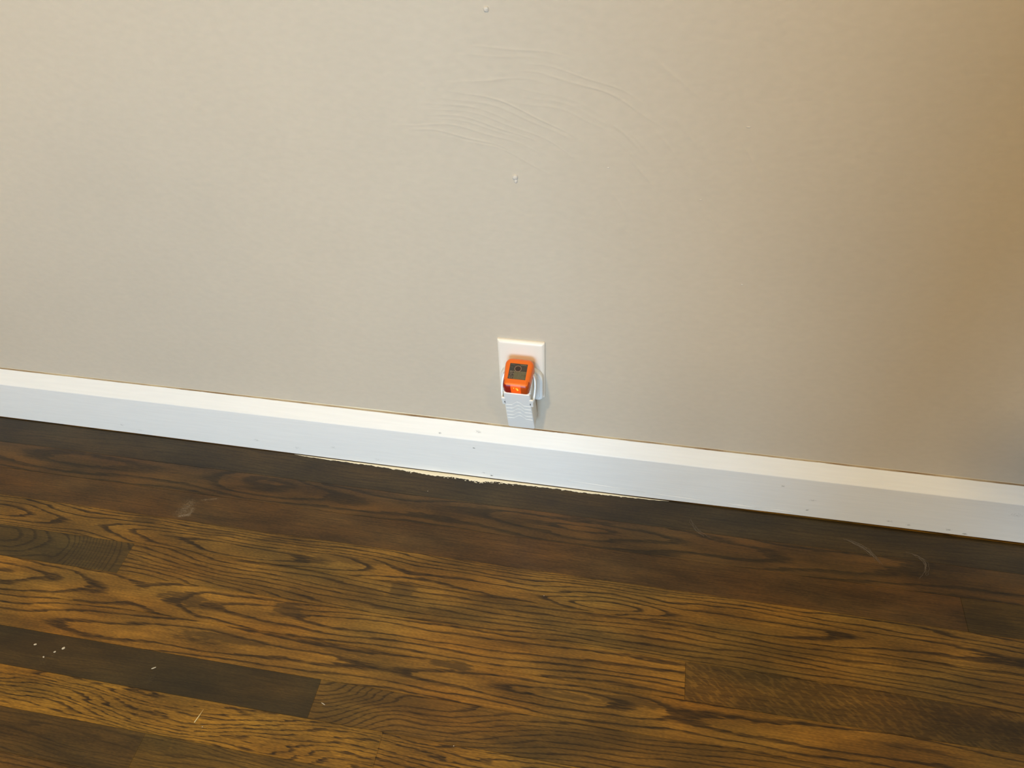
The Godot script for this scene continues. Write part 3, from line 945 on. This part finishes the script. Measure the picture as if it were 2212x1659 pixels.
func make_alarm() -> void:
	var o := thing("alarm_unit", "small orange plastic unit with a dark printed sticker and glowing red lens", "alarm", tipped())
	# the plane of the outline is x and outward; swept along the local up. Right, back, up is left-handed, so mirror the order.
	var out := alarm_outline()
	var flip := PackedVector2Array()
	for v in out:
		flip.append(Vector2(v.x, -v.y))
	flip.reverse()
	part("case", loft(flip, ALARM_STEPS, Vector3.ZERO, Vector3.RIGHT, Vector3.FORWARD, Vector3.UP), M.orange, o)
	part("sticker", sticker(), M.label, o)
	part("red_lens", shell(flip, -1.0, -0.0072, -0.0212, -0.0003, 0.00025), M.red_lens, o)
	part("amber_lens", shell(flip, 0.0072, 1.0, -0.0212, -0.0003, 0.00025), M.amber_lens, o)
	var lamp := part("lamp_lens", shell(flip, -0.0072, 0.0072, -0.0212, -0.0006, 0.0002), M.lamp_lens, o)
	# lit diode behind the lens and its sparkle
	for d in [[0.0024, -0.0088, 0.0008, 0.0036], [0.0008, -0.0066, 0.0005, 0.0012], [-0.0026, -0.0056, 0.0004, 0.0015], [0.0040, -0.0094, 0.0007, 0.0004]]:
		var m := SphereMesh.new()
		m.radius = 1.0
		m.height = 2.0
		m.radial_segments = 10
		m.rings = 6
		var g := part("led", m, M.led, lamp)
		g.position = Vector3(d[0], d[1], 0.0453)
		g.scale = Vector3(d[2], d[3], 0.0006)
	var l := OmniLight3D.new()
	l.name = "led_light"
	l.light_color = Color(1.0, 0.45, 0.12)
	l.light_energy = 0.00012
	l.light_size = 0.002
	l.omni_range = 3.0
	l.shadow_enabled = true
	l.position = Vector3(0.0012, -0.009, 0.0480)
	o.add_child(l)

func sticker() -> ArrayMesh:
	var st := begin()
	st.set_smooth_group(-1)
	var y := 0.00025
	var x0 := -0.0131
	var x1 := 0.0126
	var z0 := 0.0075
	var z1 := 0.0333
	quad_uv(st, [Vector3(x0, y, z1), Vector3(x1, y, z1), Vector3(x1, y, z0), Vector3(x0, y, z0)], [Vector2(0, 1), Vector2(1, 1), Vector2(1, 0), Vector2(0, 0)])
	for q in [[Vector3(x0, -0.0001, z1), Vector3(x1, -0.0001, z1), Vector3(x1, y, z1), Vector3(x0, y, z1)], [Vector3(x1, -0.0001, z0), Vector3(x0, -0.0001, z0), Vector3(x0, y, z0), Vector3(x1, y, z0)], [Vector3(x1, -0.0001, z1), Vector3(x1, -0.0001, z0), Vector3(x1, y, z0), Vector3(x1, y, z1)], [Vector3(x0, -0.0001, z0), Vector3(x0, -0.0001, z1), Vector3(x0, y, z1), Vector3(x0, y, z0)]]:
		quad_uv(st, q, [Vector2(0.02, 0.02), Vector2(0.03, 0.02), Vector2(0.03, 0.03), Vector2(0.02, 0.03)])
	return finish(st)

# a skin over the front of the alarm between two x and two heights
func shell(flip: PackedVector2Array, x0: float, x1: float, y0: float, y1: float, proud: float) -> ArrayMesh:
	var st := begin()
	st.set_smooth_group(1)
	# denser outline so that the skin ends where it should
	var fine := PackedVector2Array()
	for i in flip.size():
		var a := flip[i]
		var b := flip[(i + 1) % flip.size()]
		var cut := maxi(1, int((b - a).length() / 0.0006))
		for k in cut:
			fine.append(a.lerp(b, float(k) / cut))
	var ys := []
	for k in 13:
		ys.append(lerpf(y0, y1, k / 12.0))
	var inset := func(y: float) -> float:
		for k in ALARM_STEPS.size() - 1:
			if y <= ALARM_STEPS[k + 1][1]:
				return lerpf(ALARM_STEPS[k][0], ALARM_STEPS[k + 1][0], clampf((y - ALARM_STEPS[k][1]) / (ALARM_STEPS[k + 1][1] - ALARM_STEPS[k][1]), 0.0, 1.0))
		return 0.0052
	var count := fine.size()
	for k in 12:
		var ra := ring_of(fine, inset.call(ys[k]) - proud)
		var rb := ring_of(fine, inset.call(ys[k + 1]) - proud)
		for i in count:
			var j := (i + 1) % count
			var mid := (fine[i] + fine[j]) / 2
			if -mid.y < 0.0345 or mid.x < x0 or mid.x > x1:
				continue
			quad(st, Vector3(ra[i].x, ys[k], -ra[i].y), Vector3(ra[j].x, ys[k], -ra[j].y), Vector3(rb[j].x, ys[k + 1], -rb[j].y), Vector3(rb[i].x, ys[k + 1], -rb[i].y))
	return finish(st)


# ---------------------------------------------------------------- litter on the floor

func make_litter() -> void:
	var s := part("splinter", tube(PackedVector3Array([Vector3(-0.5350, 0.0007, 0.4754), Vector3(-0.5372, 0.0009, 0.4850), Vector3(-0.5397, 0.0007, 0.4941)]), [0.00035, 0.0008, 0.0006], 5), M.splinter, self)
	tag(s, "thin pale wood splinter lying on the golden floor strip", "splinter")
	var chips := [
		[-0.8308, 0.4274, 2.6, 1.6, "oval white paint chip, leftmost on the floor"],
		[-0.7849, 0.4256, 2.8, 2.2, "largest white paint chip on the dark floor strip"],
		[-0.7946, 0.4331, 2.2, 1.4, "white paint chip between two others on dark strip"],
		[-0.8065, 0.4429, 1.8, 1.3, "lowest white paint chip of the left cluster"],
		[-0.6352, 0.4316, 4.2, 1.0, "slender pale paint flake in the middle of the dark strip"],
		[-0.3721, 0.4399, 4.0, 0.7, "curved pale flake right of the dark strip end"],
		[-0.5263, 0.4974, 0.8, 0.8, "tiny crumb just below the splinter"],
		[-0.3204, 0.0632, 0.7, 0.7, "tiny white crumb below the spilled paint"],
		[-0.0940, 0.2269, 0.7, 0.6, "tiny white crumb in the middle of the floor"],
		[-0.1796, 0.4640, 0.8, 0.8, "tiny shiny crumb at the bottom of the view"],
	]
	var k := 0
	for c in chips:
		var b := part("paint_chip", blob(20 + k), M.chip, self)
		b.basis = Basis(Vector3.UP, [0.3, 0.7, 0.6, -0.4, 0.55, -0.35, 0.0, 0.2, 0.4, 0.0][k]) * Basis(Vector3.RIGHT, -PI / 2) * Basis.from_scale(Vector3(c[2] * 0.00085, c[3] * 0.00085, 0.0005))
		b.position = Vector3(c[0], 0.0, c[1])
		tag(b, c[4], "paint chip", "paint chips on the floor")
		k += 1
	# wisps of lint near the baseboard on the right
	lint(Vector2(0.3607, 0.0522), Vector2(0.4152, 0.0941), 13, "long wisp of grey lint trailing from the baseboard", 1)
	lint(Vector2(0.4492, 0.0601), Vector2(0.4696, 0.1066), 9, "curling wisp of grey lint, rightmost on the floor", 2)
	lint(Vector2(0.1191, 0.0488), Vector2(0.1531, 0.0851), 5, "faint wisp of lint below the baseboard, right of the spilled paint", 3)

func lint(a: Vector2, b: Vector2, count: int, label: String, seed_: int) -> void:
	var curve: float = [0.0, -0.14, -0.42, 0.12][seed_]
	var r := RandomNumberGenerator.new()
	r.seed = 100 + seed_
	var st := begin()
	for k in count:
		var pts := PackedVector3Array()
		var sa := a + Vector2(r.randfn(0, 0.0016), r.randfn(0, 0.0016))
		var sb := b + Vector2(r.randfn(0, 0.0022), r.randfn(0, 0.0022))
		var bow := Vector2(-(sb - sa).y, (sb - sa).x) * (curve + r.randf_range(-0.06, 0.06))
		var t0 := r.randf_range(0.0, 0.4)
		var t1 := r.randf_range(0.6, 1.0)
		for i in 13:
			var t := lerpf(t0, t1, i / 12.0)
			var p := sa.lerp(sb, t) + bow * sin(t * PI) + Vector2(r.randfn(0, 0.0006), r.randfn(0, 0.0006))
			pts.append(Vector3(p.x, 0.0003 + 0.0006 * absf(sin(t * 9.0 + k)), p.y))
		add_tube(st, pts, [0.00016], 4)
	var o := part("lint_wisp", finish(st), M.lint, self)
	tag(o, label, "lint", "lint on the floor")


# ---------------------------------------------------------------- the photographer, whose body shades the right of the wall

# Tapered bones [from, to, radius, radius] joined smoothly and meshed as surface nets.
func flesh(st: SurfaceTool, bones: Array, cell: float, blend: float) -> void:
	var lo := Vector3.INF
	var hi := -Vector3.INF
	for b in bones:
		for k in 2:
			var r: Vector3 = Vector3.ONE * (float(b[2 + k]) + 2.5 * cell)
			lo = lo.min(b[k] - r)
			hi = hi.max(b[k] + r)
	var nx := int((hi.x - lo.x) / cell) + 2
	var ny := int((hi.y - lo.y) / cell) + 2
	var nz := int((hi.z - lo.z) / cell) + 2
	var f := PackedFloat32Array()
	f.resize(nx * ny * nz)
	f.fill(1.0)
	for b in bones:
		var a: Vector3 = b[0]
		var ab: Vector3 = b[1] - a
		var len2 := maxf(ab.length_squared(), 1e-9)
		var ra: float = b[2]
		var dr: float = b[3] - b[2]
		var m := maxf(b[2], b[3]) + blend + 2.5 * cell
		var p0: Vector3 = (a.min(b[1]) - Vector3.ONE * m - lo) / cell
		var p1: Vector3 = (a.max(b[1]) + Vector3.ONE * m - lo) / cell
		for z in range(maxi(0, int(p0.z)), mini(nz, int(p1.z) + 2)):
			for y in range(maxi(0, int(p0.y)), mini(ny, int(p1.y) + 2)):
				for x in range(maxi(0, int(p0.x)), mini(nx, int(p1.x) + 2)):
					var p := lo + Vector3(x, y, z) * cell
					var t := clampf((p - a).dot(ab) / len2, 0.0, 1.0)
					var d := p.distance_to(a + ab * t) - ra - dr * t
					var i := (z * ny + y) * nx + x
					var o := f[i]
					var h := maxf(blend - absf(d - o), 0.0) / blend
					f[i] = minf(d, o) - h * h * blend * 0.25
	var at := {}
	var spot := PackedVector3Array()
	var corner := [0, 1, nx, nx + 1, nx * ny, nx * ny + 1, nx * ny + nx, nx * ny + nx + 1]
	var edges := [[0, 1], [2, 3], [4, 5], [6, 7], [0, 2], [1, 3], [4, 6], [5, 7], [0, 4], [1, 5], [2, 6], [3, 7]]
	for z in nz - 1:
		for y in ny - 1:
			for x in nx - 1:
				var i := (z * ny + y) * nx + x
				var inside := 0
				for c in corner:
					if f[i + c] < 0.0:
						inside += 1
				if inside == 0 or inside == 8:
					continue
				var sum := Vector3.ZERO
				var n := 0
				for e in edges:
					var va := f[i + corner[e[0]]]
					var vb := f[i + corner[e[1]]]
					if (va < 0.0) != (vb < 0.0):
						var t := va / (va - vb)
						var ca := Vector3(e[0] & 1, (e[0] >> 1) & 1, e[0] >> 2)
						var cb := Vector3(e[1] & 1, (e[1] >> 1) & 1, e[1] >> 2)
						sum += ca.lerp(cb, t)
						n += 1
				at[i] = spot.size()
				spot.append(lo + (Vector3(x, y, z) + sum / n) * cell)
	st.set_smooth_group(1)
	var step := [1, nx, nx * ny]
	for z in range(1, nz - 1):
		for y in range(1, ny - 1):
			for x in range(1, nx - 1):
				var i := (z * ny + y) * nx + x
				for k in 3:
					var va := f[i]
					var vb := f[i + step[k]]
					if (va < 0.0) == (vb < 0.0):
						continue
					var u: int = step[(k + 1) % 3]
					var v: int = step[(k + 2) % 3]
					var q := [spot[at[i - u - v]], spot[at[i - v]], spot[at[i]], spot[at[i - u]]]
					if va < 0.0:
						quad(st, q[0], q[1], q[2], q[3])
					else:
						quad(st, q[0], q[3], q[2], q[1])

func fingers(wrist: Vector3, along: Vector3, side: Vector3, curl: Vector3, bend: float) -> Array:
	# palm and five fingers of unequal length, each in three bent joints; the thumb leaves the side of the palm
	var out := [[wrist, wrist + along * 0.03, 0.024, 0.026]]
	for k in 4:
		var s := (k - 1.5) * 0.0195
		var root := wrist + along * 0.075 + side * s
		out.append([wrist + along * 0.02 + side * s * 0.7, root, 0.015, 0.0115])
		var long: float = [0.068, 0.078, 0.073, 0.058][k]
		var p := root
		for j in 3:
			var a := bend * (j + 0.6)
			var q: Vector3 = p + (along * cos(a) + curl * sin(a)) * long * float([0.44, 0.32, 0.24][j])
			out.append([p, q, 0.0095 - 0.0008 * j, 0.0088 - 0.0009 * j])
			p = q
	var t0 := wrist + along * 0.022 - side * 0.026
	var t1 := t0 + (along * 0.6 - side * 0.7 + curl * 0.25).normalized() * 0.036
	var t2 := t1 + (along * 0.85 - side * 0.25 + curl * 0.4).normalized() * 0.030
	out.append([t0, t1, 0.0135, 0.0108])
	out.append([t1, t2, 0.0106, 0.0085])
	return out

func make_photographer() -> void:
	var skin := mat(Color(0.80, 0.62, 0.52), 0.55)
	var cloth := mat(Color(0.26, 0.27, 0.30), 0.9)
	var denim := mat(Color(0.20, 0.23, 0.30), 0.9)
	var shoe := mat(Color(0.16, 0.15, 0.15), 0.7)
	var hair := mat(Color(0.20, 0.15, 0.11), 0.7)
	var o := thing("person", "person in dark grey top and blue jeans standing behind the viewpoint, holding a phone", "person", Transform3D(Basis.IDENTITY, Vector3(0.2, 0, 1.02)))
	var V := func(x: float, y: float, z: float) -> Vector3: return Vector3(x, y, z)
	var legs := []
	var shod := []
	for s in [-1.0, 1.0]:
		legs.append([V.call(s * 0.085, 0.90, 0.0), V.call(s * 0.085, 0.49, -0.02), 0.088, 0.058])
		legs.append([V.call(s * 0.085, 0.49, -0.02), V.call(s * 0.085, 0.09, 0.03), 0.056, 0.038])
		shod.append([V.call(s * 0.085, 0.048, 0.035), V.call(s * 0.095, 0.036, -0.14), 0.044, 0.033])
	var trunk := [[V.call(0, 0.92, 0.0), V.call(0, 1.02, 0.0), 0.135, 0.118], [V.call(-0.05, 1.04, 0.01), V.call(-0.06, 1.24, 0.01), 0.095, 0.105], [V.call(0.05, 1.04, 0.01), V.call(0.06, 1.24, 0.01), 0.095, 0.105], [V.call(-0.145, 1.315, 0.02), V.call(0.145, 1.315, 0.02), 0.056, 0.056], [V.call(0, 1.32, 0.015), V.call(0, 1.40, -0.005), 0.062, 0.050]]
	var elbow_l := Vector3(-0.205, 1.04, 0.045)
	var wrist_l := Vector3(-0.20, 0.80, -0.02)
	var elbow_r := Vector3(0.205, 1.06, -0.01)
	var wrist_r := Vector3(-0.005, 1.085, -0.125)
	var arms := [[V.call(-0.16, 1.315, 0.02), elbow_l, 0.050, 0.040], [elbow_l, wrist_l, 0.039, 0.026], [V.call(0.16, 1.315, 0.02), elbow_r, 0.050, 0.040], [elbow_r, wrist_r, 0.039, 0.026]]
	var st := begin()
	flesh(st, legs + trunk + arms + [[V.call(0, 1.38, 0.0), V.call(0, 1.46, -0.03), 0.05, 0.05]], 0.016, 0.04)
	# head bowed towards the phone
	flesh(st, [[V.call(0, 1.53, -0.02), V.call(0, 1.535, -0.06), 0.082, 0.074], [V.call(0, 1.47, -0.075), V.call(0, 1.44, -0.095), 0.058, 0.038], [V.call(0, 1.51, -0.135), V.call(0, 1.475, -0.152), 0.011, 0.016], [V.call(-0.03, 1.44, -0.115), V.call(0.03, 1.44, -0.115), 0.014, 0.014], [V.call(-0.082, 1.515, -0.03), V.call(-0.083, 1.485, -0.035), 0.014, 0.010], [V.call(0.082, 1.515, -0.03), V.call(0.083, 1.485, -0.035), 0.014, 0.010], [V.call(0, 1.46, -0.03), V.call(0, 1.40, -0.005), 0.05, 0.05]], 0.008, 0.02)
	flesh(st, fingers(wrist_l, Vector3(0, -1, -0.1).normalized(), Vector3(0, 0, 1), Vector3(1, 0, 0), 0.28), 0.0045, 0.008)
	flesh(st, fingers(wrist_r, Vector3(-0.82, -0.15, -0.42).normalized(), Vector3(0.1, 0.95, -0.3).normalized(), Vector3(-0.4, 0.1, 0.9).normalized(), 0.30), 0.0045, 0.008)
	var body := part("body", finish(st), skin, o)
	for s in [-1.0, 1.0]:
		var e := SphereMesh.new()
		e.radius = 0.011
		e.height = 0.022
		e.radial_segments = 12
		e.rings = 6
		part("eye", e, mat(Color(0.85, 0.84, 0.82), 0.3), body).position = Vector3(s * 0.031, 1.512, -0.122)
	var grow := func(list: Array, by: float) -> Array: return list.map(func(b: Array) -> Array: return [b[0], b[1], b[2] + by, b[3] + by])
	var top := begin()
	flesh(top, grow.call(trunk.slice(0, 4) + arms, 0.012), 0.018, 0.045)
	part("top", finish(top), cloth, o)
	var pants := begin()
	flesh(pants, grow.call(legs + [trunk[0]], 0.014), 0.018, 0.04)
	part("jeans", finish(pants), denim, o)
	for b in shod:
		var s := begin()
		flesh(s, [b], 0.012, 0.02)
		part("shoe", finish(s), shoe, o)
	var cap := begin()
	flesh(cap, [[V.call(0, 1.545, -0.01), V.call(0, 1.56, -0.045), 0.090, 0.076], [V.call(0, 1.47, 0.03), V.call(0, 1.54, 0.01), 0.070, 0.085]], 0.011, 0.03)
	part("hair", finish(cap), hair, o)
	# the phone, lens end at the viewpoint
	var fwd := Vector3(-0.1493, -0.7151, -0.6829).normalized()
	var right := Vector3(0.9833, -0.0345, -0.1789).normalized()
	var up := right.cross(fwd).normalized()
	var at := Vector3(0, 1.0694, 0.8105) + right * 0.052 - fwd * 0.016 - up * 0.018
	var phone := thing("phone", "black phone held level in the photographer's hand", "phone", Transform3D(Basis(right, up, -fwd), at))
	var ph := rounded(0.0735, 0.0735, -0.0355, 0.0355, 0.009, 0.009, 4)
	part("phone_case", loft(ph, [[0.0008, -0.004], [0.0, -0.003], [0.0, 0.003], [0.0008, 0.004]], Vector3.ZERO, Vector3.RIGHT, Vector3.UP, Vector3.BACK), mat(Color(0.05, 0.05, 0.055), 0.4), phone)
